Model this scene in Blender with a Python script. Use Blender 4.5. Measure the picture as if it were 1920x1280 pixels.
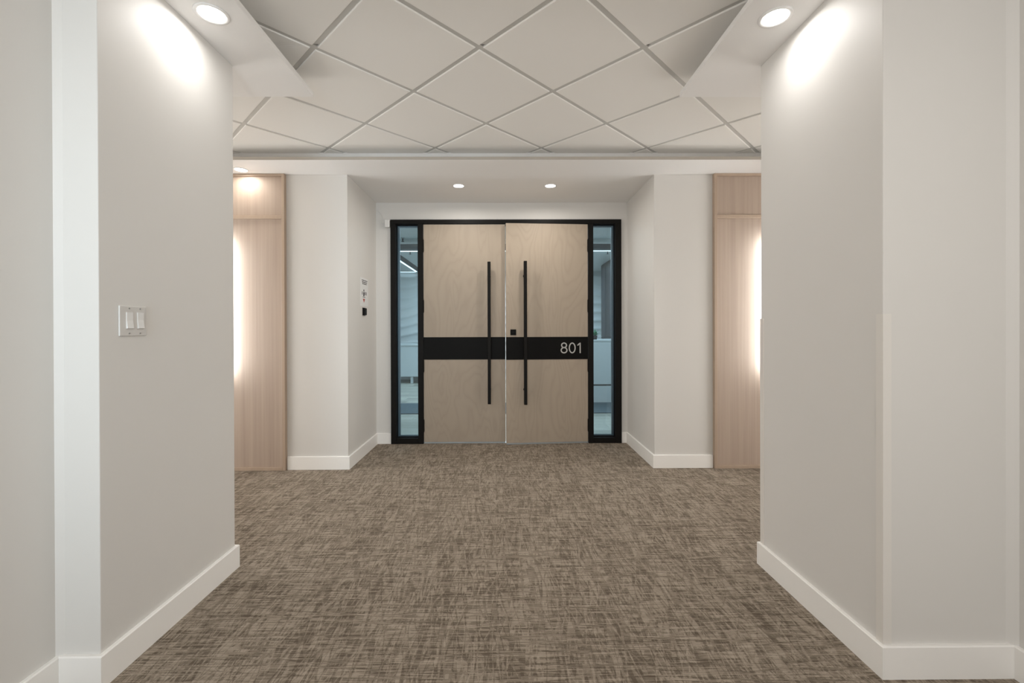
import bpy, bmesh, math, random
from mathutils import Matrix, Vector
random.seed(8)
C = bpy.context.scene.collection
for o in list(bpy.data.objects):
    bpy.data.objects.remove(o)

# ---------------------------------------------------------------- camera
SC = bpy.context.scene
cam = bpy.data.cameras.new('camera')
co = bpy.data.objects.new('camera', cam); C.objects.link(co)
cam.sensor_width = 36; cam.lens = 835.94 / 1920 * 36
cam.shift_x = (960 - 951.13) / 1920; cam.shift_y = (618.54 - 640) / 1920
cam.clip_start = 0.02
yw, pt, rl = 0.00629, 0.0029, 0.00292
A = Matrix(((math.cos(yw), -math.sin(yw), 0), (math.sin(yw), math.cos(yw), 0), (0, 0, 1)))
B = Matrix(((1, 0, 0), (0, math.cos(pt), -math.sin(pt)), (0, math.sin(pt), math.cos(pt))))
D = Matrix(((math.cos(rl), 0, -math.sin(rl)), (0, 1, 0), (math.sin(rl), 0, math.cos(rl))))
R = D @ B @ A
right, fwd, up = R[0], R[1], R[2]
M3 = Matrix((right, up, -fwd)).transposed()
co.matrix_world = Matrix.Translation((0, 0, 1.2797)) @ M3.to_4x4()
SC.camera = co

# ---------------------------------------------------------------- light
w = bpy.data.worlds.new('world'); SC.world = w; w.use_nodes = True
w.node_tree.nodes['Background'].inputs[0].default_value = (1.0, 0.985, 0.965, 1)
w.node_tree.nodes['Background'].inputs[1].default_value = 1.08
SC.view_settings.view_transform = 'Standard'
SC.view_settings.look = 'None'
SC.view_settings.exposure = 0.07
SC.view_settings.gamma = 1.0
SC.view_settings.use_curve_mapping = False

def area(name, loc, size, power, col=(1, .95, .88), rot=(0, 0, 0), shape='RECTANGLE', spread=180):
    l = bpy.data.lights.new(name, 'AREA'); l.shape = shape; l.size = size[0]
    if shape in ('RECTANGLE', 'ELLIPSE'): l.size_y = size[1]
    l.energy = power; l.color = col; l.spread = math.radians(spread)
    o = bpy.data.objects.new(name, l); C.objects.link(o); o.location = loc; o.rotation_euler = rot
    return o
# added fill lights, no real fixtures: behind the photographer and at both lobby ends
area('room_fill', (0.0, -1.35, 2.05), (2.8, 1.2), 20, (1, .98, .955), (math.radians(118), 0, 0))
area('lobby_fill_left', (-3.55, 3.05, 1.3), (2.3, 1.1), 25, (1, .98, .955), (0, math.radians(-90), 0))
area('lobby_fill_right', (3.55, 3.05, 1.3), (2.3, 1.1), 25, (1, .98, .955), (0, math.radians(90), 0))
# downlights of the room behind the photographer, in the same soffits
area('room_downlight_left', (-1.30, 0.30, 2.67), (.10, 0), 3.0, (1, .97, .93), shape='DISK', spread=172)
area('room_downlight_right', (1.30, 0.30, 2.67), (.10, 0), 3.6, (1, .97, .93), shape='DISK', spread=172)
# daylight through an opening behind the photographer, on the left
area('daylight', (-1.05, -1.3, 1.45), (.7, 2.0), 5.2, (.68, .87, 1.0), (math.radians(90), 0, math.radians(6)), spread=60)
# cool office light beyond the glass
area('office_ceiling_light', (0, 6.2, 2.70), (5.5, 1.4), 80, (.90, .96, 1.0))
area('office_far_light', (0, 9.4, 2.70), (3.9, 2.6), 140, (.90, .96, 1.0))

# ---------------------------------------------------------------- materials
def new_mat(name):
    m = bpy.data.materials.new(name); m.use_nodes = True
    nt = m.node_tree; b = nt.nodes['Principled BSDF']
    return m, nt, b
def N(nt, t, **k):
    n = nt.nodes.new(t)
    for a, v in k.items(): setattr(n, a, v)
    return n
def mth(nt, op, a, b=None, clamp=False):
    n = N(nt, 'ShaderNodeMath', operation=op, use_clamp=clamp)
    for i, v in enumerate((a, b)):
        if v is None: continue
        if isinstance(v, (int, float)): n.inputs[i].default_value = v
        else: nt.links.new(v, n.inputs[i])
    return n.outputs[0]
def mapped(nt, scale, rot=0.0, loc=(0, 0, 0), src='Object'):
    tc = N(nt, 'ShaderNodeTexCoord'); mp = N(nt, 'ShaderNodeMapping'); mp.vector_type = 'POINT'
    mp2 = N(nt, 'ShaderNodeMapping'); mp2.inputs['Rotation'].default_value = (0, 0, rot)
    mp2.inputs['Location'].default_value = loc
    nt.links.new(tc.outputs[src], mp2.inputs[0]); nt.links.new(mp2.outputs[0], mp.inputs[0])
    mp.inputs['Scale'].default_value = scale
    return mp.outputs[0]
def noise(nt, vec, scale=1.0, detail=2.0, rough=.5, dist=0.0):
    n = N(nt, 'ShaderNodeTexNoise'); nt.links.new(vec, n.inputs['Vector'])
    n.inputs['Scale'].default_value = scale; n.inputs['Detail'].default_value = detail
    n.inputs['Roughness'].default_value = rough; n.inputs['Distortion'].default_value = dist
    return n.outputs['Fac']
def mixc(nt, f, a, b):
    n = N(nt, 'ShaderNodeMix', data_type='RGBA')
    if isinstance(f, (int, float)): n.inputs[0].default_value = f
    else: nt.links.new(f, n.inputs[0])
    for i, v in ((6, a), (7, b)):
        if isinstance(v, tuple): n.inputs[i].default_value = (*v, 1)
        else: nt.links.new(v, n.inputs[i])
    return n.outputs[2]
def bump(nt, b, h, strength, dist):
    n = N(nt, 'ShaderNodeBump'); n.inputs['Strength'].default_value = strength; n.inputs['Distance'].default_value = dist
    nt.links.new(h, n.inputs['Height']); nt.links.new(n.outputs[0], b.inputs['Normal'])

def paint(name, col, rough=.55, var=.02, bs=.12):
    m, nt, b = new_mat(name)
    n1 = noise(nt, mapped(nt, (1, 1, 1)), 1.3, 3)
    c = mixc(nt, n1, tuple(x * (1 - var) for x in col), tuple(x * (1 + var) for x in col))
    nt.links.new(c, b.inputs['Base Color']); b.inputs['Roughness'].default_value = rough
    b.inputs['Specular IOR Level'].default_value = .35
    bump(nt, b, noise(nt, mapped(nt, (1, 1, 1)), 160, 2), bs, .0006)
    return m
M = {}
M['wall'] = paint('wall_paint', (.72, .70, .668))
M['guard'] = paint('corner_guard_paint', (.765, .735, .69), .35, .01, .05)
M['soffit'] = paint('soffit_paint', (.88, .865, .845))
M['base'] = paint('baseboard_paint', (.92, .90, .865), .35, .01, .03)
M['tile'] = paint('ceiling_tile_fibre', (.86, .84, .80), .9, .012, .3)
M['white'] = paint('white_plastic', (.80, .79, .77), .3, .005, .0)
M['plate'] = paint('switch_plate', (.66, .64, .61), .3, .005, .0)
M['trimring'] = paint('white_enamel', (.85, .84, .82), .4, .004, .0)
M['tbar'] = paint('grid_metal', (.60, .59, .56), .45, .01, 0)
M['paper'] = paint('paper', (.78, .78, .77), .6, .01, 0)
M['offwhite'] = paint('office_white', (.62, .66, .68), .4, .01, 0)
M['officewall'] = paint('office_wall', (.62, .65, .66), .6, .02, 0)

def plain(name, col, rough=.4, metal=0.0, var=.08, scale=30):
    m, nt, b = new_mat(name)
    n1 = noise(nt, mapped(nt, (1, 1, 1)), scale, 2)
    c = mixc(nt, n1, tuple(x * (1 - var) for x in col), tuple(x * (1 + var) for x in col))
    nt.links.new(c, b.inputs['Base Color']); b.inputs['Roughness'].default_value = rough
    b.inputs['Metallic'].default_value = metal
    if max(col) < .05 and name != 'leaf_green': b.inputs['Specular IOR Level'].default_value = .12
    return m
M['black'] = plain('black_aluminium', (.009, .008, .007), .5)
M['blackband'] = plain('black_band', (.0035, .003, .0025), .5)
M['gasket'] = plain('rubber_gasket', (.006, .006, .007), .6)
M['alu'] = plain('brushed_aluminium', (.55, .60, .63), .35, .8)
M['lit_reveal'] = plain('lit_reveal_paint', (.20, .25, .29), .35, .5)
M['letter'] = plain('silver_lettering', (.50, .49, .47), .5)
M['dark'] = plain('dark_laminate', (.030, .033, .040), .4)
M['dark2'] = plain('charcoal_laminate', (.012, .014, .018), .4)
M['mat'] = plain('entrance_mat', (.10, .13, .15), .95, 0, .3, 60)
M['red'] = plain('red_print', (.45, .06, .04), .6)
M['ink'] = plain('black_print', (.03, .03, .03), .6)
M['leaf'] = plain('leaf_green', (.04, .22, .11), .45)
M['pot'] = plain('dark_pot', (.03, .03, .035), .4)
M['steel'] = plain('steel', (.5, .5, .5), .3, 1)
M['cord'] = plain('white_cord', (.72, .70, .67), .5)

def emis(name, col, s):
    m, nt, b = new_mat(name)
    b.inputs['Base Color'].default_value = (.8, .8, .8, 1)
    b.inputs['Emission Color'].default_value = (*col, 1); b.inputs['Emission Strength'].default_value = s
    return m
M['lens'] = emis('lit_lens', (1, .985, .95), 9)
M['led'] = emis('led_line', (.90, .97, 1.0), 3.0)
M['halo'] = emis('led_strip', (.96, .99, 1.0), 58)

m, nt, b = new_mat('tinted_glass')      # thin flat pane
for n in list(nt.nodes): nt.nodes.remove(n)
out = N(nt, 'ShaderNodeOutputMaterial'); tr = N(nt, 'ShaderNodeBsdfTransparent'); gl = N(nt, 'ShaderNodeBsdfGlossy')
tr.inputs[0].default_value = (.86, .925, .95, 1); gl.inputs['Roughness'].default_value = .02
fr = N(nt, 'ShaderNodeFresnel'); fr.inputs[0].default_value = 1.5; mx = N(nt, 'ShaderNodeMixShader')
nt.links.new(fr.outputs[0], mx.inputs[0]); nt.links.new(tr.outputs[0], mx.inputs[1]); nt.links.new(gl.outputs[0], mx.inputs[2])
nt.links.new(mx.outputs[0], out.inputs[0]); M['glass'] = m

m, nt, b = new_mat('mirror_glass')
b.inputs['Base Color'].default_value = (.86, .88, .88, 1); b.inputs['Metallic'].default_value = 1; b.inputs['Roughness'].default_value = .03
M['mirror'] = m

# door veneer: cathedral figure, grey beige
def veneer(name, c1, c2, c3, seed, plain_cut=False):
    m, nt, b = new_mat(name)
    if plain_cut:
        g = noise(nt, mapped(nt, (38, 38, .7), loc=(seed, 0, 0)), 1, 4, .6)
        g2 = noise(nt, mapped(nt, (9, 9, .25), loc=(seed * 2, 0, 0)), 1, 2, .5)
        g3 = noise(nt, mapped(nt, (260, 260, 5), loc=(seed, 0, 0)), 1, 2)
        f = mth(nt, 'ADD', mth(nt, 'MULTIPLY', g, .9), mth(nt, 'MULTIPLY', g2, .9))
        f = mth(nt, 'SUBTRACT', f, .4, True)
        c = mixc(nt, f, c1, c2)
        c = mixc(nt, mth(nt, 'MULTIPLY', g3, .30), c, c3)
    else:
        n0 = noise(nt, mapped(nt, (3.4, 3.4, .85), loc=(seed, 0, seed)), 1, 2, .45, .35)
        ring = mth(nt, 'FRACT', mth(nt, 'MULTIPLY', n0, 15))
        ring = mth(nt, 'PINGPONG', ring, .5)
        ring = mth(nt, 'MULTIPLY', ring, 2)
        ring = mth(nt, 'POWER', ring, 2.2)
        g3 = noise(nt, mapped(nt, (160, 160, 5), loc=(seed, 0, 0)), 1, 3)
        blot = noise(nt, mapped(nt, (2.5, 2.5, 1.2), loc=(0, seed, 0)), 1, 2)
        c = mixc(nt, mth(nt, 'MULTIPLY', ring, .38), c1, c2)
        c = mixc(nt, mth(nt, 'MULTIPLY', g3, .35), c, c3)
        c = mixc(nt, mth(nt, 'MULTIPLY', blot, .35), c, c2)
    nt.links.new(c, b.inputs['Base Color']); b.inputs['Roughness'].default_value = .5
    b.inputs['Specular IOR Level'].default_value = .3
    bump(nt, b, g3, .06, .0006)
    return m
M['veneer'] = veneer('door_veneer', (.43, .36, .285), (.33, .268, .208), (.38, .32, .26), 3.3)
M['veneer2'] = veneer('door_veneer_second', (.445, .368, .288), (.335, .27, .205), (.38, .32, .26), 8.7)
M['ash'] = veneer('ash_panel', (.35, .265, .21), (.54, .44, .36), (.47, .375, .31), 1.7, True)
M['ashedge'] = veneer('ash_edge', (.40, .30, .225), (.50, .39, .30), (.45, .35, .27), 5.1, True)

# carpet: cross hatched loop pile
m, nt, b = new_mat('hatched_carpet')
def contour(scale, rot, width, loc, detail=1.5, dist=.0):
    n = noise(nt, mapped(nt, scale, rot, loc), 1, detail, .5, dist)
    d = mth(nt, 'ABSOLUTE', mth(nt, 'SUBTRACT', n, .5))
    f = mth(nt, 'SUBTRACT', 1.0, mth(nt, 'DIVIDE', d, width), True)
    return mth(nt, 'MULTIPLY', f, 2.3, True)
patch = noise(nt, mapped(nt, (11, 30, 1)), 1, 3, .65)
patch = mth(nt, 'MULTIPLY', mth(nt, 'SUBTRACT', patch, .44), 5.0, True)
DK, LT = (.128, .101, .075), (.42, .355, .285)
def mx(*a):
    o = a[0]
    for q_ in a[1:]: o = mth(nt, 'MAXIMUM', o, q_)
    return o
dark_lines = mx(contour((22, 2.2, 1), .04, .030, (3, 1, 0)), contour((20, 2.4, 1), -.16, .030, (9, 4, 0)), mth(nt, 'MULTIPLY', contour((14, 2.6, 1), .45, .024, (4, 9, 0)), .6),
                contour((1.9, 30, 1), .0, .032, (1, 7, 0)))
light_lines = mx(contour((21, 2.0, 1), -.07, .028, (13, 21, 0)), contour((20, 2.2, 1), .18, .028, (33, 14, 0)), mth(nt, 'MULTIPLY', contour((14, 2.4, 1), -.42, .024, (5, 34, 0)), .6),
                 contour((1.8, 32, 1), .02, .032, (31, 17, 0)), contour((1.6, 38, 1), -.04, .028, (71, 27, 0)))
rib = noise(nt, mapped(nt, (12, 210, 1)), 1, 3, .6)
rib2 = noise(nt, mapped(nt, (5, 75, 1)), 1, 2, .6)
loop = noise(nt, mapped(nt, (300, 420, 1)), 1, 2, .6)
v = mth(nt, 'ADD', .33, mth(nt, 'MULTIPLY', patch, .14))
v = mth(nt, 'SUBTRACT', v, mth(nt, 'MULTIPLY', dark_lines, .33))
v = mth(nt, 'ADD', v, mth(nt, 'MULTIPLY', light_lines, .37))
v = mth(nt, 'ADD', v, mth(nt, 'MULTIPLY', mth(nt, 'SUBTRACT', rib, .5), 1.5))
v = mth(nt, 'ADD', v, mth(nt, 'MULTIPLY', mth(nt, 'SUBTRACT', rib2, .5), .8))
v = mth(nt, 'ADD', v, mth(nt, 'MULTIPLY', mth(nt, 'SUBTRACT', loop, .5), .9), True)
nt.links.new(mixc(nt, v, DK, LT), b.inputs['Base Color'])
b.inputs['Roughness'].default_value = 1; b.inputs['Specular IOR Level'].default_value = .1
hh = mth(nt, 'ADD', mth(nt, 'MULTIPLY', v, .6), mth(nt, 'MULTIPLY', loop, .5))
bump(nt, b, hh, .35, .003)
M['carpet'] = m

m, nt, b = new_mat('oak_plank')
oi = N(nt, 'ShaderNodeObjectInfo')
g = noise(nt, mapped(nt, (1.5, 60, 60)), 1, 3)
c = mixc(nt, oi.outputs['Random'], (.30, .30, .26), (.58, .58, .52))
c = mixc(nt, mth(nt, 'MULTIPLY', g, .55), c, (.25, .25, .22))
nt.links.new(c, b.inputs['Base Color']); b.inputs['Roughness'].default_value = .4
M['plank'] = m

# ---------------------------------------------------------------- mesh helpers
def link(name, me, mat, parent=None):
    o = bpy.data.objects.new(name, me); C.objects.link(o)
    if mat: me.materials.append(mat)
    if parent is not None: o.parent = parent
    return o
def wloc(p):
    v = Vector((0, 0, 0))
    while p is not None:
        v += p.location; p = p.parent
    return v
def bm_box(bm, x0, x1, y0, y1, z0, z1, bev=0.0, seg=1):
    r = bmesh.ops.create_cube(bm, size=1, matrix=Matrix.Translation(((x0 + x1) / 2, (y0 + y1) / 2, (z0 + z1) / 2)) @ Matrix.Diagonal((abs(x1 - x0), abs(y1 - y0), abs(z1 - z0), 1)))
    if bev:
        es = list({e for v in r['verts'] for e in v.link_edges})
        bmesh.ops.bevel(bm, geom=es, offset=bev, segments=seg, affect='EDGES', profile=.5)
def bm_cyl(bm, c, r, h, axis='Z', seg=24, r2=None):
    rot = {'Z': Matrix.Identity(4), 'X': Matrix.Rotation(math.pi / 2, 4, 'Y'), 'Y': Matrix.Rotation(-math.pi / 2, 4, 'X')}[axis]
    bmesh.ops.create_cone(bm, cap_ends=True, segments=seg, radius1=r, radius2=r if r2 is None else r2, depth=h, matrix=Matrix.Translation(c) @ rot)
def done(name, bm, mat, parent=None, smooth=False, local=False):
    """link a bmesh given in world coordinates; origin moves to the parent's base"""
    off = wloc(parent) if (parent is not None and not local) else Vector((0, 0, 0))
    if off.length: bmesh.ops.translate(bm, vec=-off, verts=bm.verts)
    bmesh.ops.recalc_face_normals(bm, faces=bm.faces)
    me = bpy.data.meshes.new(name); bm.to_mesh(me); bm.free()
    if smooth:
        for p in me.polygons: p.use_smooth = True
    o = link(name, me, mat, parent)
    return o
def box(name, b6, mat, parent=None, bev=0.0, seg=1, local=False):
    bm = bmesh.new(); bm_box(bm, *b6, bev=bev, seg=seg)
    return done(name, bm, mat, parent, local=local)
def prism(name, pts, z0, z1, mat, parent=None, bev=0.0):
    bm = bmesh.new()
    lo = [bm.verts.new((x, y, z0)) for x, y in pts]; hi = [bm.verts.new((x, y, z1)) for x, y in pts]
    n = len(pts); bm.faces.new(lo); bm.faces.new(hi)
    for i in range(n): bm.faces.new((lo[i], lo[(i + 1) % n], hi[(i + 1) % n], hi[i]))
    bmesh.ops.recalc_face_normals(bm, faces=bm.faces)
    if bev: bmesh.ops.bevel(bm, geom=list(bm.edges), offset=bev, segments=2, affect='EDGES', profile=.5)
    return done(name, bm, mat, parent)
def ring(name, c, r0, r1, h, mat, parent, seg=40):
    """flat annulus of height h hanging below c.z"""
    bm = bmesh.new(); x, y, z = c
    prof = [(r0, z), (r0, z - h * .55), ((r0 + r1) / 2, z - h), (r1 - .002, z - h * .7), (r1, z)]
    rows = [[bm.verts.new((x + r * math.cos(2 * math.pi * i / seg), y + r * math.sin(2 * math.pi * i / seg), zz)) for i in range(seg)] for r, zz in prof]
    for a in range(len(prof)):
        bb = (a + 1) % len(prof)
        for i in range(seg):
            j = (i + 1) % seg; bm.faces.new((rows[a][i], rows[a][j], rows[bb][j], rows[bb][i]))
    return done(name, bm, mat, parent, smooth=True)
def tag(o, label=None, cat=None, group=None, kind=None):
    if label: o['label'] = label
    if cat: o['category'] = cat
    if group: o['group'] = group
    if kind: o['kind'] = kind
    return o
def empty(name, loc, label=None, cat=None, group=None, kind=None, rz=0):
    o = bpy.data.objects.new(name, None); C.objects.link(o); o.location = loc; o.rotation_euler.z = rz
    o.empty_display_size = .1
    return tag(o, label, cat, group, kind)
def S(o, label, cat=None): return tag(o, label, cat, None, 'structure')
def tube(bm, pts, r, seg=8):
    rows = []
    for i, p in enumerate(pts):
        p = Vector(p); a = Vector(pts[max(0, i - 1)]); c = Vector(pts[min(len(pts) - 1, i + 1)])
        t = (c - a).normalized(); u = t.orthogonal().normalized(); vv = t.cross(u)
        rows.append([bm.verts.new(p + r * (math.cos(2 * math.pi * k / seg) * u + math.sin(2 * math.pi * k / seg) * vv)) for k in range(seg)])
    for a, c in zip(rows, rows[1:]):
        for k in range(seg): bm.faces.new((a[k], a[(k + 1) % seg], c[(k + 1) % seg], c[k]))
    bm.faces.new(rows[0]); bm.faces.new(rows[-1])

# ---------------------------------------------------------------- key dimensions
HS, HP, HT, TOP = 2.689, 2.717, 2.800, 2.86
ZD, ZF, ZP = 4.975, 4.086, 2.400
ZBW = 4.990
XL, XR, NL, NR = -1.4506, 1.3868, 1.603, 1.624
XL2, XR2 = -1.600, 1.868
AL, AR = -1.432, 1.375
END, BACK = 3.60, -1.4

# ---------------------------------------------------------------- shell
fl = box('floor', (-END - .1, END + .1, BACK, 5.045, -.10, 0), M['carpet'])
S(fl, 'brown and beige cross hatched carpet of the passage and lobby')
S(box('wall_left', (-END, XL, NL, ZP, 0, TOP), M['wall'], bev=.003, seg=2), 'off white passage wall on the left with the light switch')
S(box('wall_right', (XR, END, NR, ZP, 0, TOP), M['wall'], bev=.003, seg=2), 'off white passage wall on the right with corner guards')
S(box('wall_near_left', (XL2 - .12, XL2, BACK, NL, 0, TOP), M['wall']), 'off white wall at the left edge beside the photographer')
S(box('wall_near_right', (XR2, XR2 + .12, BACK, NR, 0, TOP), M['wall']), 'off white wall at the right edge beside the photographer')
S(box('wall_front_left', (-END, AL, ZF, 5.11, 0, TOP), M['wall'], bev=.003, seg=2), 'off white wall left of the entrance recess')
S(box('wall_front_right', (AR, END, ZF, 5.11, 0, TOP), M['wall'], bev=.003, seg=2), 'off white wall right of the entrance recess')
S(box('wall_end_left', (-END - .1, -END, ZP, ZF, 0, TOP), M['wall']), 'off white end wall of the lobby, left wing')
S(box('wall_end_right', (END, END + .1, ZP, ZF, 0, TOP), M['wall']), 'off white end wall of the lobby, right wing')
bm = bmesh.new()
bm_box(bm, AL, -1.267, ZBW, 5.11, 0, TOP); bm_box(bm, 1.308, AR, ZBW, 5.11, 0, TOP); bm_box(bm, -1.267, 1.308, ZBW, 5.11, 2.497, TOP)
S(done('wall_back', bm, M['wall']), 'off white wall around the black door frame')
# narrow filler strips in the two inner corners near the photographer
S(prism('trim_1', [(XL2 - .002, NL + .002), (XL2 - .002, NL - .012), (XL2 + .030, NL + .002)], .12, HS, M['wall']), 'narrow painted corner fillet at the left edge')
S(prism('trim_2', [(XR2 + .002, NR + .002), (XR2 - .032, NR + .002), (XR2 + .002, NR - .020)], .12, HS, M['wall']), 'narrow painted corner fillet at the right edge')

def offset_path(pts, d):
    """d>0 offsets to the left of the walking direction"""
    out = []
    for i, p in enumerate(pts):
        p = Vector(p)
        ds = []
        if i > 0: ds.append((p - Vector(pts[i - 1])).normalized())
        if i < len(pts) - 1: ds.append((Vector(pts[i + 1]) - p).normalized())
        ns = [Vector((-q.y, q.x)) for q in ds]
        if len(ns) == 2: out.append(p + (ns[0] + ns[1]) * d / (1 + ns[0].dot(ns[1])))
        else: out.append(p + ns[0] * d)
    return out
def baseboard(name, pts, side, label, h=.12, t=.016):
    prof = [(0, 0), (t, 0), (t, h - .004), (t - .004, h), (0, h)]
    bm = bmesh.new(); rows = []
    paths = [offset_path(pts, side * max(a, .0002)) for a, _ in prof]
    for k in range(len(pts)): rows.append([bm.verts.new((paths[j][k].x, paths[j][k].y, prof[j][1])) for j in range(5)])
    for a, c in zip(rows, rows[1:]):
        for j in range(5): bm.faces.new((a[j], a[(j + 1) % 5], c[(j + 1) % 5], c[j]))
    bm.faces.new(rows[0]); bm.faces.new(rows[-1])
    return S(done(name, bm, M['base']), label)
baseboard('baseboard_left', [(XL2, BACK), (XL2, NL), (XL, NL), (XL, ZP), (-END, ZP)], -1, 'flat white baseboard along the left passage wall')
baseboard('baseboard_right', [(XR2, BACK), (XR2, NR), (XR, NR), (XR, ZP), (END, ZP)], 1, 'flat white baseboard along the right passage wall')
baseboard('baseboard_front_left', [(-1.982, ZF), (AL, ZF), (AL, ZBW), (-1.267, ZBW)], -1, 'flat white baseboard into the left side of the entrance recess')
baseboard('baseboard_front_right', [(1.908, ZF), (AR, ZF), (AR, ZBW), (1.308, ZBW)], 1, 'flat white baseboard into the right side of the entrance recess')

# soffits: thin plates with a set-back upstand
SIL, SIR, SZ, SF = -1.154, 1.072, 2.717, 3.730
def soffit(name, outer, inner, label):
    o = prism(name, outer, HS, HP, M['soffit'], bev=.002); S(o, label)
    prism('upstand', inner, HP, HT + .02, M['soffit'], o)
    return o
i_ = .14
soffit('soffit', [(XL2, BACK), (SIL, BACK), (SIL, SZ), (-END, SZ), (-END, ZP), (XL, ZP), (XL, NL), (XL2, NL)],
       [(XL2, BACK), (SIL - i_, BACK), (SIL - i_, SZ - i_), (-END, SZ - i_), (-END, ZP), (XL, ZP), (XL, NL), (XL2, NL)], 'dropped white soffit above the left passage wall')
soffit('soffit', [(XR2, BACK), (SIR, BACK), (SIR, SZ), (END, SZ), (END, ZP), (XR, ZP), (XR, NR), (XR2, NR)],
       [(XR2, BACK), (SIR + i_, BACK), (SIR + i_, SZ - i_), (END, SZ - i_), (END, ZP), (XR, ZP), (XR, NR), (XR2, NR)], 'dropped white soffit above the right passage wall')
soffit('soffit', [(-END, SF), (END, SF), (END, ZF), (AR, ZF), (AR, ZBW), (AL, ZBW), (AL, ZF), (-END, ZF)],
       [(-END, SF + i_), (END, SF + i_), (END, ZF), (-END, ZF)], 'dropped white soffit before and inside the entrance recess')

ef = bpy.data.objects['soffit.002']
M['edge'] = paint('lip_shade_paint', (.46, .42, .37), .5, .01, 0)
box('lip_shade', (-END, END, SF - .003, SF, HS + .002, HP - .001), M['edge'], ef)  # darker paint stands for the weaker front light on this lip
# ceiling: deck + diagonal grid of lay-in tiles
cl = box('ceiling', (-END - .1, END + .1, BACK, 5.11, TOP, TOP + .08), M['soffit'])
S(cl, 'suspended ceiling of square tiles set diagonally')
T = .6326; q = T / math.sqrt(2); GX, GY = -.1323, 2.4218
def clip(poly, rect):
    x0, x1, y0, y1 = rect
    for ax, lim, sgn in ((0, x0, 1), (0, x1, -1), (1, y0, 1), (1, y1, -1)):
        out = []
        for i in range(len(poly)):
            a, c = poly[i], poly[(i + 1) % len(poly)]
            da, dc = (a[ax] - lim) * sgn, (c[ax] - lim) * sgn
            if da >= 0: out.append(a)
            if (da >= 0) != (dc >= 0):
                t = da / (da - dc); out.append((a[0] + t * (c[0] - a[0]), a[1] + t * (c[1] - a[1])))
        poly = out
        if len(poly) < 3: return None
    return poly
def polyarea(p): return abs(sum(p[i][0] * p[(i + 1) % len(p)][1] - p[(i + 1) % len(p)][0] * p[i][1] for i in range(len(p)))) / 2
RECTS = [(-END, END, ZP, ZF), (XL2 + .01, XR2 - .01, BACK, ZP)]
def pool(poly):
    return [c for c in (clip(poly, r) for r in RECTS) if c]
hs = (T - .029) / math.sqrt(2)
tile_me = None
def tile_mesh(pts, cx, cy):
    bm = bmesh.new(); n = len(pts)
    mx_ = sum(p[0] for p in pts) / n; my_ = sum(p[1] for p in pts) / n
    lo = [bm.verts.new((p[0] - cx + (mx_ - p[0]) * .012, p[1] - cy + (my_ - p[1]) * .012, HT)) for p in pts]
    mi = [bm.verts.new((p[0] - cx, p[1] - cy, HT + .003)) for p in pts]
    hi = [bm.verts.new((p[0] - cx, p[1] - cy, HT + .016)) for p in pts]
    bm.faces.new(lo); bm.faces.new(hi)
    for r0, r1 in ((lo, mi), (mi, hi)):
        for i in range(n): bm.faces.new((r0[i], r0[(i + 1) % n], r1[(i + 1) % n], r1[i]))
    bmesh.ops.recalc_face_normals(bm, faces=bm.faces)
    me = bpy.data.meshes.new('ceiling_tile'); bm.to_mesh(me); bm.free(); me.materials.append(M['tile'])
    return me
for a in range(-14, 15):
    for bb in range(-14, 15):
        # grid node (a,bb) -> tile whose lowest corner is there
        cx = GX + (a - bb) * q; cy = GY + (a + bb) * q + q
        if abs(cx) > END + q or cy < BACK - q or cy > ZF + q: continue
        full = [(cx, cy - hs), (cx + hs, cy), (cx, cy + hs), (cx - hs, cy)]
        # one piece per tile: whichever side of the wall line holds it
        if cy - hs < ZP < cy + hs and XL2 + .01 < cx - hs and cx + hs < XR2 - .01: pieces = [clip(full, (-END, END, BACK, ZF))]
        else: pieces = pool(full)
        for pc in pieces:
            if not pc or polyarea(pc) < .004: continue
            if polyarea(pc) > 2 * hs * hs - 1e-5:
                if tile_me is None: tile_me = tile_mesh(full, cx, cy)
                me = tile_me
            else: me = tile_mesh(pc, cx, cy)
            o = bpy.data.objects.new('ceiling_tile', me); C.objects.link(o); o.location = (cx, cy, 0); o.parent = cl
# T bars: main runners one way, short cross tees between them
def bar_poly(p, d, L, wd=.034):
    nx, ny = -d[1] * wd / 2, d[0] * wd / 2; e = (p[0] + d[0] * L, p[1] + d[1] * L)
    return [(p[0] + nx, p[1] + ny), (p[0] - nx, p[1] - ny), (e[0] - nx, e[1] - ny), (e[0] + nx, e[1] + ny)]
u1 = (math.sqrt(.5), math.sqrt(.5)); u2 = (-math.sqrt(.5), math.sqrt(.5))
ZB0, ZB1 = HT + .007, HT + .030
for k in range(-14, 15):
    p = (GX - k * q, GY + k * q)
    for pc in pool(bar_poly((p[0] - u1[0] * T * 14, p[1] - u1[1] * T * 14), u1, 28 * T)):
        prism('ceiling_main_runner', pc, ZB0, ZB1, M['tbar'], cl)
    for j in range(-14, 15):
        s = (p[0] + j * T * u1[0] + .017 * u2[0], p[1] + j * T * u1[1] + .017 * u2[1])
        if abs(s[0]) > END + T or s[1] < BACK - T or s[1] > ZF + .1: continue
        for pc in pool(bar_poly(s, u2, T - .034)):
            if polyarea(pc) > .0008: prism('ceiling_cross_tee', pc, ZB0 + .0005, ZB1, M['tbar'], cl)

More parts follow.
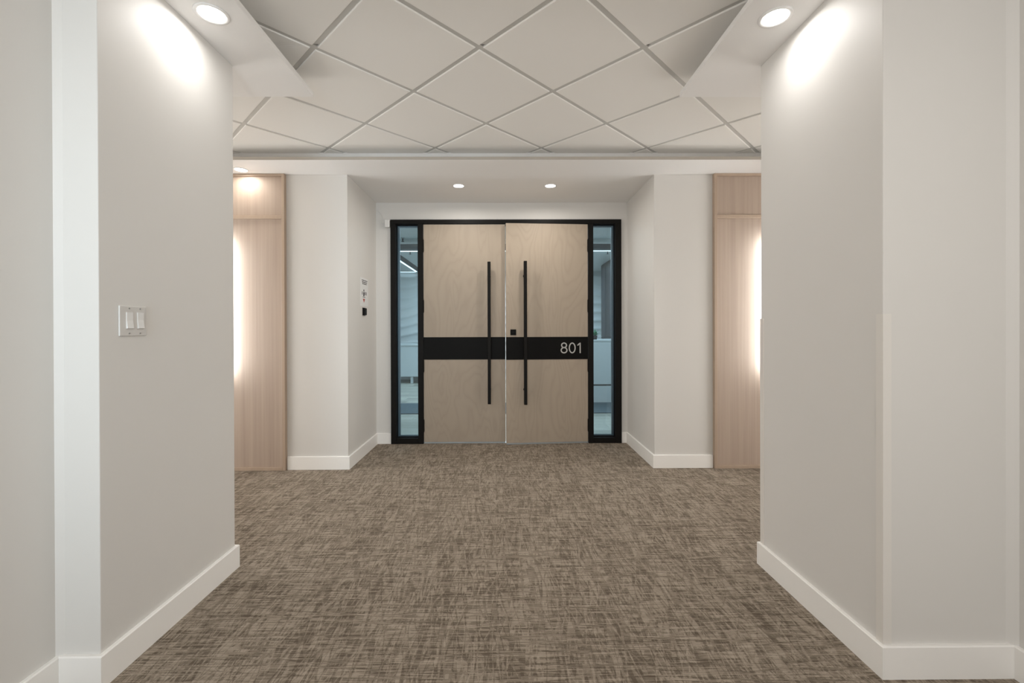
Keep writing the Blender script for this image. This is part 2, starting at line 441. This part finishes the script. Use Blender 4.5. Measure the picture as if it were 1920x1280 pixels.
# ---------------------------------------------------------------- entrance: frame, sidelights, doors
FX0, FX1 = -1.265, 1.306
fr = empty('trim_3', (0.02, ZD, 0), 'black aluminium frame around the double doors', None, None, 'structure')
FY0, FY1 = ZD - .012, 5.10
box('frame_head', (FX0, FX1, FY0, FY1, 2.449, 2.496), M['black'], fr, .002)
box('frame_jamb', (FX0, -1.207, FY0, FY1, 0, 2.449), M['black'], fr, .002)
box('frame_jamb', (1.239, FX1, FY0, FY1, 0, 2.449), M['black'], fr, .002)
box('frame_mullion', (-.963, -.905, FY0, FY1, 0, 2.449), M['black'], fr, .002)
box('frame_mullion', (.936, .993, FY0, FY1, 0, 2.449), M['black'], fr, .002)
box('threshold', (-.905, .936, FY0 + .030, FY1, 0, .0015), M['alu'], fr, .002)
def sidelight(name, x0, x1, label):
    t = empty(name, ((x0 + x1) / 2, ZD + .05, 0), label, None, None, 'structure')
    box('sill', (x0, x1, FY0 + .004, FY1 - .005, 0, .062), M['black'], t, .002)
    bm = bmesh.new()      # inner glazing bead, set back
    zb, zt, g0, g1 = .062, 2.449, ZD + .035, ZD + .075
    bm_box(bm, x0, x0 + .006, g0, g1, zb, zt); bm_box(bm, x1 - .006, x1, g0, g1, zb, zt)
    bm_box(bm, x0 + .010, x1 - .010, g0, g1, zb, zb + .010); bm_box(bm, x0 + .010, x1 - .010, g0, g1, zt - .010, zt)
    done('glazing_gasket', bm, M['gasket'], t)
    bm = bmesh.new(); g0, g1 = ZD + .058, ZD + .072
    wl, wr = (.026, .006) if x0 < 0 else (.006, .026)      # wider outer strip; blue-grey colour stands for office light on the reveal
    bm_box(bm, x0 + .006, x0 + .006 + wl, g0, g1, zb + .006, zt - .01); bm_box(bm, x1 - .006 - wr, x1 - .006, g0, g1, zb + .006, zt - .01)
    bm_box(bm, x0 + .006 + wl, x1 - .006 - wr, g0, g1, zb + .006, zb + .022); bm_box(bm, x0 + .006 + wl, x1 - .006 - wr, g0, g1, zt - .028, zt - .01)
    done('lit_reveal_bar', bm, M['lit_reveal'], t)
    box('pane', (x0 + .006, x1 - .006, ZD + .052, ZD + .057, zb + .01, zt - .01), M['glass'], t)
    box('pane', (x0 + .006, x1 - .006, ZD + .074, ZD + .079, zb + .01, zt - .01), M['glass'], t)
    return t
sidelight('window_1', -1.207, -.963, 'narrow glass sidelight left of the double doors')
sidelight('window_2', .993, 1.239, 'narrow glass sidelight right of the double doors')

def arc_stroke(name, strokes, width, depth, mat, parent):
    """flat strokes with round caps in local XZ, facing -Y"""
    bm = bmesh.new()
    for pts, closed in strokes:
        n = len(pts); L = []; Rr = []
        for i, p in enumerate(pts):
            p = Vector(p)
            a = Vector(pts[(i - 1) % n]) if closed or i else p
            c = Vector(pts[(i + 1) % n]) if closed or i < n - 1 else p
            t = (c - a).normalized(); nn = Vector((-t.y, t.x)) * width / 2
            L.append(p + nn); Rr.append(p - nn)
        vs = [[bm.verts.new((v2.x, y, v2.y)) for v2 in lst] for lst, y in ((L, 0), (Rr, 0), (L, -depth), (Rr, -depth))]
        m_ = n if closed else n - 1
        for i in range(m_):
            j = (i + 1) % n
            bm.faces.new((vs[2][i], vs[2][j], vs[3][j], vs[3][i])); bm.faces.new((vs[0][i], vs[0][j], vs[2][j], vs[2][i]))
            bm.faces.new((vs[1][i], vs[1][j], vs[3][j], vs[3][i])); bm.faces.new((vs[0][i], vs[0][j], vs[1][j], vs[1][i]))
        if not closed:
            for e in (0, n - 1): bm.faces.new([vs[k][e] for k in (0, 1, 3, 2)])
    return done(name, bm, mat, parent, local=True)
def ell(cx, cz, rx, rz, n=40): return [(cx + rx * math.cos(2 * math.pi * i / n), cz + rz * math.sin(2 * math.pi * i / n)) for i in range(n)]

def make_door(name, W, label, mir, ven, rz, hx):
    """hinge at origin; leaf spans to -x*mir ... local coords, front face at y=0"""
    t = empty(name, (hx, ZD, 0), label, None, None, 'structure', rz)
    s = mir      # leaf runs from 0 to s*W
    def bx(n, x0, x1, y0, y1, z0, z1, mt, par=t, bev=.0, seg=1):
        a, c = sorted((x0 * s, x1 * s)); return box(n, (a, c, y0, y1, z0, z1), mt, par, bev, seg, local=True)
    Z0, Z1 = .020, 2.443
    bx('leaf', .001, W, 0, .044, Z0, Z1, ven, bev=.0012)
    bx('door_gap_light', .004, W - .004, .003, .034, .002, Z0, M['alu'])  # pale strip stands in for office light leaking under the leaf
    bx('black_band', .001, W, -.0022, 0, .938, 1.188, M['blackband'], bev=.0005)['label'] = 'black horizontal band across the door leaf'
    hxx = W - .1775 if s > 0 else W - .205
    h = bx('pull_handle', hxx - .017, hxx + .017, -.095, -.063, .453, 2.015, M['black'], bev=.002)
    h['label'] = 'long square black pull bar'
    for z in (.61, 1.86):
        bm = bmesh.new(); bm_cyl(bm, (s * hxx, -.032, z), .011, .063, 'Y', 20)
        bm_cyl(bm, (s * hxx, -.002, z), .017, .004, 'Y', 20); done('handle_post', bm, M['black'], h, local=True)
    for z0, z1 in ((2.139, 2.269), (1.467, 1.598), (.805, .934), (.139, .268)):
        bm = bmesh.new(); bm_cyl(bm, (s * .0, -.008, (z0 + z1) / 2), .008, z1 - z0, 'Z', 14)
        for k in (-1, 1): bm_cyl(bm, (0, -.008, (z0 + z1) / 2 + k * ((z1 - z0) / 2 + .004)), .0055, .008, 'Z', 12)
        done('hinge', bm, M['black'], t, local=True)
    return t
dl = make_door('door_1', .912, 'closed left leaf of grey beige veneered double doors', 1, M['veneer'], 0, -.902)
dr = make_door('door_2', .917, 'right leaf standing slightly ajar, with suite number 801', -1, M['veneer2'], math.radians(4.0), .933)
# lock on the right leaf
lk = box('lock_escutcheon', (-.917 + .047, -.917 + .110, -.008, 0, 1.209, 1.272), M['blackband'], dr, .0015, 1, True)
bm = bmesh.new(); bm_cyl(bm, (-.917 + .0785, -.0095, 1.24), .012, .004, 'Y', 20); done('lock_cylinder', bm, M['black'], lk, local=True)
# 801
H = .118; X8 = -.272; z0 = 1.006; sw = .0125
r8 = .118 / 2
strokes8 = [(ell(X8, z0 + .0885, .0275, .0250), True), (ell(X8, z0 + .0335, .0325, .0290), True)]
strokes0 = [(ell(X8 + .092, z0 + .0585, .0325, .0540), True)]
strokes1 = [([(X8 + .182, z0), (X8 + .182, z0 + .115)], False), ([(X8 + .185, z0 + .113), (X8 + .170, z0 + .103), (X8 + .152, z0 + .086)], False)]
numroot = box('number_backing', (X8 - .05, X8 + .22, -.0026, -.0021, z0 - .012, z0 + .13), M['blackband'], dr, 0, 1, True)
for nm, st in (('digit_eight', strokes8), ('digit_zero', strokes0), ('digit_one', strokes1)):
    o = arc_stroke(nm, st, sw, .002, M['letter'], numroot); o.location.y = -.0026
    o['label'] = {'digit_eight': 'pale grey numeral 8', 'digit_zero': 'pale grey numeral 0', 'digit_one': 'pale grey numeral 1'}[nm]

# ---------------------------------------------------------------- wood wall panels flanking the recess
def wood_panel(x_in, x_out, name, label):
    s = 1 if x_out > x_in else -1
    t = empty(name, (x_in, ZF, 0), label, None, None, 'structure')
    f0 = ZF - .040; zt = HS - .001
    def b(n, xa, xb, ya, yb, za, zb, mt, bev=.0015):
        a, c = sorted((xa, xb)); return box(n, (a, c, ya, yb, za, zb), mt, t, bev)
    b('stile', x_in, x_in + s * .026, f0, ZF, 0, zt, M['ashedge'])
    b('top_rail', x_in + s * .026, x_out, f0, ZF, zt - .022, zt, M['ashedge'])
    b('bottom_rail', x_in + s * .026, x_out, f0, ZF, 0, .030, M['ashedge'])
    b('middle_rail', x_in + s * .026, x_out, f0 + .001, ZF, 2.282, 2.312, M['ashedge'])
    b('upper_panel', x_in + s * .026, x_out, f0 + .017, ZF, 2.312, zt - .022, M['ash'])
    b('lower_panel', x_in + s * .026, x_out, f0 + .017, ZF, .030, 2.282, M['ash'])
    return t
wood_panel(-1.988, -END, 'wall_panel', 'pale ash wall panelling left of the entrance recess')
wood_panel(1.913, END, 'wall_panel', 'pale ash wall panelling right of the entrance recess')

# back-lit mirrors on the panelling, only their glow reaches the picture
def mirror(x0, x1, label):
    t = empty('backlit_mirror', ((x0 + x1) / 2, ZF - .03, .83), label, 'mirror', 'back-lit mirrors on the ash panelling')
    y1 = ZF - .030
    box('mirror_glass', (x0, x1, y1 - .080, y1 - .074, .83, 2.13), M['mirror'], t, .001)
    box('back_frame', (x0 + .04, x1 - .04, y1 - .074, y1, .87, 2.09), M['alu'], t)
    for xa, xb in ((x0 + .030, x0 + .039), (x1 - .039, x1 - .030)): box('led_strip', (xa, xb, y1 - .062, y1 - .044, .87, 2.09), M['halo'], t)
mirror(-3.30, -2.495, 'back-lit mirror on the left ash panelling, glowing at its edge')
mirror(2.385, 3.19, 'back-lit mirror on the right ash panelling, glowing at its edge')

# ---------------------------------------------------------------- downlights
def downlight(x, y, r_in, r_out, power, label, spread=172, col=(1, .95, .88)):
    t = empty('recessed_downlight', (x, y, HS), label, 'light', 'recessed downlights in the soffits')
    ring('trim_ring', (x, y, HS), r_in, r_out, .006, M['trimring'], t)
    bm = bmesh.new(); bm_cyl(bm, (x, y, HS - .0015), r_in, .002, 'Z', 40); done('lens', bm, M['lens'], t)
    l = area('downlight_lamp', (x, y, HS - .010), (r_in * 1.8, 0), power, col, shape='DISK', spread=spread)
    l.parent = t; l.location = (0, 0, -.010)
    return t
downlight(-1.303, 2.003, .055, .072, 1.9, 'round white downlight above the left passage wall with the switch', 172, (1, .98, .955))
downlight(1.233, 2.018, .055, .072, 1.9, 'round white downlight above the right passage wall', 172, (1, .98, .955))
downlight(-.447, 4.396, .050, .056, 6.3, 'small downlight in the recess ceiling above the left door leaf')
downlight(.457, 4.398, .050, .056, 6.3, 'small downlight in the recess ceiling above the right door leaf')
downlight(-2.319, 3.950, .050, .058, 1.7, 'small downlight shining on the left ash panelling')

# ---------------------------------------------------------------- wall fittings
t = empty('light_switch', (XL, 1.746, 1.314), 'white two gang rocker switch on the left passage wall', 'switch')
box('cover_plate', (XL, XL + .006, 1.683, 1.809, 1.256, 1.372), M['plate'], t, .0025, 2)
for yc in (1.7265, 1.7775):
    bm = bmesh.new()   # rocker, bottom half pressed outward
    ys = (yc - .0145, yc + .0145); pr = [(0, 1.284), (.0085, 1.286), (.0045, 1.317), (.0050, 1.347), (0, 1.347)]
    rows = [[bm.verts.new((XL + .004 + px, yy, pz)) for px, pz in pr] for yy in ys]
    bm.faces.new(rows[0]); bm.faces.new(rows[1])
    for i in range(5): bm.faces.new((rows[0][i], rows[0][(i + 1) % 5], rows[1][(i + 1) % 5], rows[1][i]))
    done('rocker', bm, M['white'], t)
    box('rocker_surround', (XL + .005, XL + .0064, yc - .0165, yc + .0165, 1.281, 1.350), M['plate'], t, .0005)
    for zc in (1.266, 1.362):
        bm = bmesh.new(); bm_cyl(bm, (XL + .0063, yc, zc), .0032, .0015, 'X', 12); done('screw', bm, M['steel'], t)

t = empty('access_sign', (AL, 4.55, 1.512), 'small white printed notice with a red triangle on the recess wall', 'sign')
box('sheet', (AL, AL + .0025, 4.440, 4.690, 1.512, 1.800), M['paper'], t, .0005)
bm = bmesh.new(); X_ = (AL + .0025, AL + .0031)
for z, a, c in ((1.770, 4.48, 4.66), (1.752, 4.49, 4.65), (1.735, 4.50, 4.64)):
    y = a
    while y < c:
        L_ = random.uniform(.018, .04); bm_box(bm, *X_, y, min(y + L_, c), z, z + .009); y += L_ + .007
for y in (4.485, 4.575, 4.615): bm_box(bm, *X_, y, y + .016, 1.628, 1.660)
bm_box(bm, *X_, 4.528, 4.562, 1.615, 1.655)
bm_cyl(bm, (AL + .0028, 4.545, 1.672), .013, .0006, 'X', 16)
bm_box(bm, *X_, 4.51, 4.59, 1.603, 1.609)
done('printing', bm, M['ink'], t)['kind'] = 'stuff'
bm = bmesh.new(); pts = [(4.515, 1.588), (4.580, 1.588), (4.5475, 1.548)]
a = [bm.verts.new((X_[0], y, z)) for y, z in pts]; c = [bm.verts.new((X_[1], y, z)) for y, z in pts]
bm.faces.new(a); bm.faces.new(c)
for i in range(3): bm.faces.new((a[i], a[(i + 1) % 3], c[(i + 1) % 3], c[i]))
done('red_triangle', bm, M['red'], t)['label'] = 'red triangle pointing down'

t = empty('card_reader', (AL, 4.545, 1.422), 'small black card reader under the white notice', 'card reader')
box('reader_body', (AL, AL + .022, 4.510, 4.585, 1.422, 1.494), M['blackband'], t, .006, 3)
box('reader_plate', (AL, AL + .004, 4.505, 4.590, 1.418, 1.498), M['black'], t, .001)

t = empty('door_sensor', (-1.296, ZBW, 2.452), 'small white sensor box at the upper left of the door frame', 'sensor')
box('sensor_body', (-1.327, -1.270, ZBW - .046, ZBW, 2.408, 2.496), M['white'], t, .010, 3)
bm = bmesh.new()
tube(bm, [(-1.432 + .02 + .03 * math.sin(k * .3) + .004 * k, ZBW - .003, 2.60 - .012 * k) for k in range(12)] + [(-1.328, ZBW - .006, 2.455)], .0025, 6)
done('cable', bm, M['cord'], t)

def guard(x, y, sx, sy, label):
    t_ = .0040; W = .027; zt = 1.330
    bm = bmesh.new()
    pts = [(x - sx * t_, y - sy * t_), (x + sx * W, y - sy * t_), (x + sx * W, y - sy * .0001), (x - sx * .0001, y - sy * .0001), (x - sx * .0001, y + sy * W), (x - sx * t_, y + sy * W)]
    lo = [bm.verts.new((a, c, .12)) for a, c in pts]; hi = [bm.verts.new((a, c, zt)) for a, c in pts]
    bm.faces.new(lo); bm.faces.new(hi)
    for i in range(6): bm.faces.new((lo[i], lo[(i + 1) % 6], hi[(i + 1) % 6], hi[i]))
    o = done('corner_guard', bm, M['guard'])
    return tag(o, label, 'corner guard', 'painted corner guards on the passage wall')
guard(XR, NR, 1, 1, 'thin painted corner guard on the near edge of the right passage wall')
guard(XR, ZP, 1, -1, 'thin painted corner guard on the far edge of the right passage wall')

# ---------------------------------------------------------------- office beyond the glass
OB, OX = 11.40, 4.2
of = box('floor_office', (-OX, OX, 5.045, OB, -.10, -.012), M['dark'])
S(of, 'pale plank floor of the office beyond the doors')
pl = None; row = 0; y = 5.05
while y < OB - .02:
    x = -OX + random.uniform(-1.2, 0)
    while x < OX:
        L = 1.45
        a, c = max(x, -OX), min(x + L, OX)
        if c - a > .05:
            if c - a > L - 1e-6:
                if pl is None:
                    bm = bmesh.new(); bm_box(bm, .001, L - .001, .001, .179, -.012, 0, .0015); pl = bpy.data.meshes.new('floor_plank'); bm.to_mesh(pl); bm.free(); pl.materials.append(M['plank'])
                o = bpy.data.objects.new('floor_plank', pl); C.objects.link(o); o.location = (a, y, 0); o.parent = of
            else:
                bm = bmesh.new(); bm_box(bm, .001, c - a - .001, .001, .179, -.012, 0, .0015); me = bpy.data.meshes.new('floor_plank'); bm.to_mesh(me); bm.free(); me.materials.append(M['plank'])
                o = bpy.data.objects.new('floor_plank', me); C.objects.link(o); o.location = (a, y, 0); o.parent = of
        x += L
    y += .18
S(box('wall_office_left', (-OX - .1, -OX, 5.11, OB, 0, 2.9), M['officewall']), 'office side wall on the left')
S(box('wall_office_right', (OX, OX + .1, 5.11, OB, 0, 2.9), M['officewall']), 'office side wall on the right')
S(box('ceiling_office', (-OX, OX, 5.11, OB, 2.744, 2.84), M['officewall']), 'plain office ceiling')
bk = box('ceiling_office_bulkhead', (-OX, OX, 7.272, 7.83, 2.664, 2.744), M['officewall']); S(bk, 'dropped bulkhead across the office ceiling')
box('dark_soffit_panel', (-OX, OX, 7.285, 7.815, 2.658, 2.664), M['dark2'], bk)
# relief wall
bm = bmesh.new(); nx, nz = 150, 90
g = []
for j in range(nz + 1):
    r = []
    for i in range(nx + 1):
        xx = -OX + 2 * OX * i / nx; zz = 2.744 * j / nz
        ph = zz * 26 + 2.2 * math.sin(xx * 2.1 + .6 * zz) + 1.1 * math.sin(xx * 5.3 - zz * 2)
        r.append(bm.verts.new((xx, OB - .03 - .050 * (1 - abs(math.sin(ph * .5))) ** 1.6, zz)))
    g.append(r)
for j in range(nz):
    for i in range(nx): bm.faces.new((g[j][i], g[j][i + 1], g[j + 1][i + 1], g[j + 1][i]))
S(done('wall_office_back', bm, M['officewall'], smooth=True), 'office back wall with a wavy relief surface')
box('dark_wall_panel', (-3.6, -2.70, OB - .10, OB - .06, .9, 2.70), M['dark'], bpy.data.objects['wall_office_back'])

def led(b6, label, g='linear ceiling lights of the office'):
    x0, x1, y0, y1, z0, z1 = b6
    t = empty('linear_light', ((x0 + x1) / 2, (y0 + y1) / 2, z1), label, 'light', g)
    bm = bmesh.new(); e = .004
    bm_box(bm, x0 - e, x1 + e, y0 - e, y1 + e, z0 + .006, z1); done('housing', bm, M['officewall'], t)
    bm = bmesh.new(); bm_box(bm, x0, x1, y0, y1, z0, z0 + .006); done('diffuser', bm, M['led'], t)
led((-4.0, 4.0, 7.85, 7.89, 2.645, 2.744), 'long linear light behind the office bulkhead')
led((-2.235, -2.195, 8.7, 11.25, 2.720, 2.744), 'linear light running back along the office ceiling on the left')
led((-4.0, -2.24, 11.26, 11.30, 2.715, 2.744), 'linear light along the top of the relief wall')
box('ceiling_slot', (-2.19, -2.05, 8.7, 11.25, 2.738, 2.744), M['dark2'], bpy.data.objects['ceiling_office'])

t = empty('entrance_mat', (0, 7.2, 0), 'grey blue floor mat before the reception desk', 'mat')
box('mat_pile', (-2.9, 2.9, 6.73, 7.67, 0, .008), M['mat'], t, .002); box('mat_edge', (-2.92, 2.92, 6.71, 7.69, 0, .004), M['dark2'], t, .001)
t = empty('reception_desk', (1.9, 8.0, 0), 'white reception desk with a shadow groove, behind the right sidelight', 'desk')
box('desk_base', (.45, 3.4, 7.715, 8.5, 0, .288), M['offwhite'], t, .002)
box('shadow_groove', (.46, 3.39, 7.735, 8.49, .288, .312), M['dark2'], t)
box('desk_front', (.45, 3.4, 7.70, 8.5, .312, 1.055), M['offwhite'], t, .003)
box('counter_top', (.43, 3.42, 7.69, 8.51, 1.055, 1.083), M['offwhite'], t, .003)
t = empty('low_cabinet', (-2.4, 10.7, 0), 'long white cabinet on short legs before the relief wall', 'cabinet')
box('cabinet_body', (-3.8, -1.2, 10.50, 11.0, .159, .886), M['offwhite'], t, .003)
box('cabinet_top', (-3.82, -1.18, 10.48, 11.02, .886, .925), M['offwhite'], t, .003)
for xx in (-3.7, -2.95, -2.19, -1.3):
    for yy in (10.56, 10.92): box('leg', (xx - .03, xx + .03, yy - .03, yy + .03, 0, .159), M['offwhite'], t, .002)
t = empty('storage_wall', (2.5, 9.4, 0), 'tall charcoal storage units along the right of the office', 'cabinet')
yy = 8.72
for k in range(4):
    box('tall_unit', (2.24, 2.9, yy, yy + .395, 1.10, 2.735), M['dark'] if k % 2 else M['dark2'], t, .003)
    box('low_unit', (2.24, 2.9, yy, yy + .395, 0, 1.095), M['dark2'], t, .003); yy += .398
# plant on the desk
t = empty('potted_plant', (1.62, 7.98, 1.083), 'small green plant in a dark pot on the reception desk', 'plant')
bm = bmesh.new(); bm_cyl(bm, (1.62, 7.98, 1.083 + .035), .035, .07, 'Z', 20, .045); done('pot', bm, M['pot'], t, True)
for k in range(16):
    a = k * 2.4; L = random.uniform(.12, .20); el = random.uniform(.5, 1.3)
    bm = bmesh.new(); rows = []
    for j in range(6):
        f = j / 5; rr = L * f * math.cos(el); zz = L * f * math.sin(el) - .05 * f * f; wd = .026 * math.sin(math.pi * min(.97, f + .08))
        cx, cy = rr * math.cos(a), rr * math.sin(a); px, py = -math.sin(a), math.cos(a)
        rows.append([bm.verts.new((1.62 + cx + px * wd * s_, 7.98 + cy + py * wd * s_, 1.150 + zz - (.004 if s_ == 0 else 0))) for s_ in (-1, 0, 1)])
    for r0, r1 in zip(rows, rows[1:]):
        for i in range(2): bm.faces.new((r0[i], r0[i + 1], r1[i + 1], r1[i]))
    done('leaf', bm, M['leaf'], t, True)
# sprinklers
def sprinkler(x, y, z, label):
    t = empty('sprinkler', (x, y, z), label, 'sprinkler', 'sprinkler heads in the office ceiling')
    bm = bmesh.new(); bm_cyl(bm, (x, y, z - .004), .035, .008, 'Z', 20); done('escutcheon', bm, M['alu'], t)
    bm = bmesh.new(); bm_cyl(bm, (x, y, z - .03), .009, .05, 'Z', 12); done('stem', bm, M['dark2'], t)
    bm = bmesh.new(); bm_cyl(bm, (x, y, z - .058), .022, .004, 'Z', 16); done('deflector', bm, M['dark2'], t)
sprinkler(-1.63, 7.18, 2.744, 'sprinkler head before the bulkhead, seen through the left sidelight')
sprinkler(-1.77, 8.40, 2.744, 'sprinkler head beyond the bulkhead, seen through the left sidelight')
sprinkler(1.95, 8.40, 2.744, 'sprinkler head beyond the bulkhead, seen through the right sidelight')
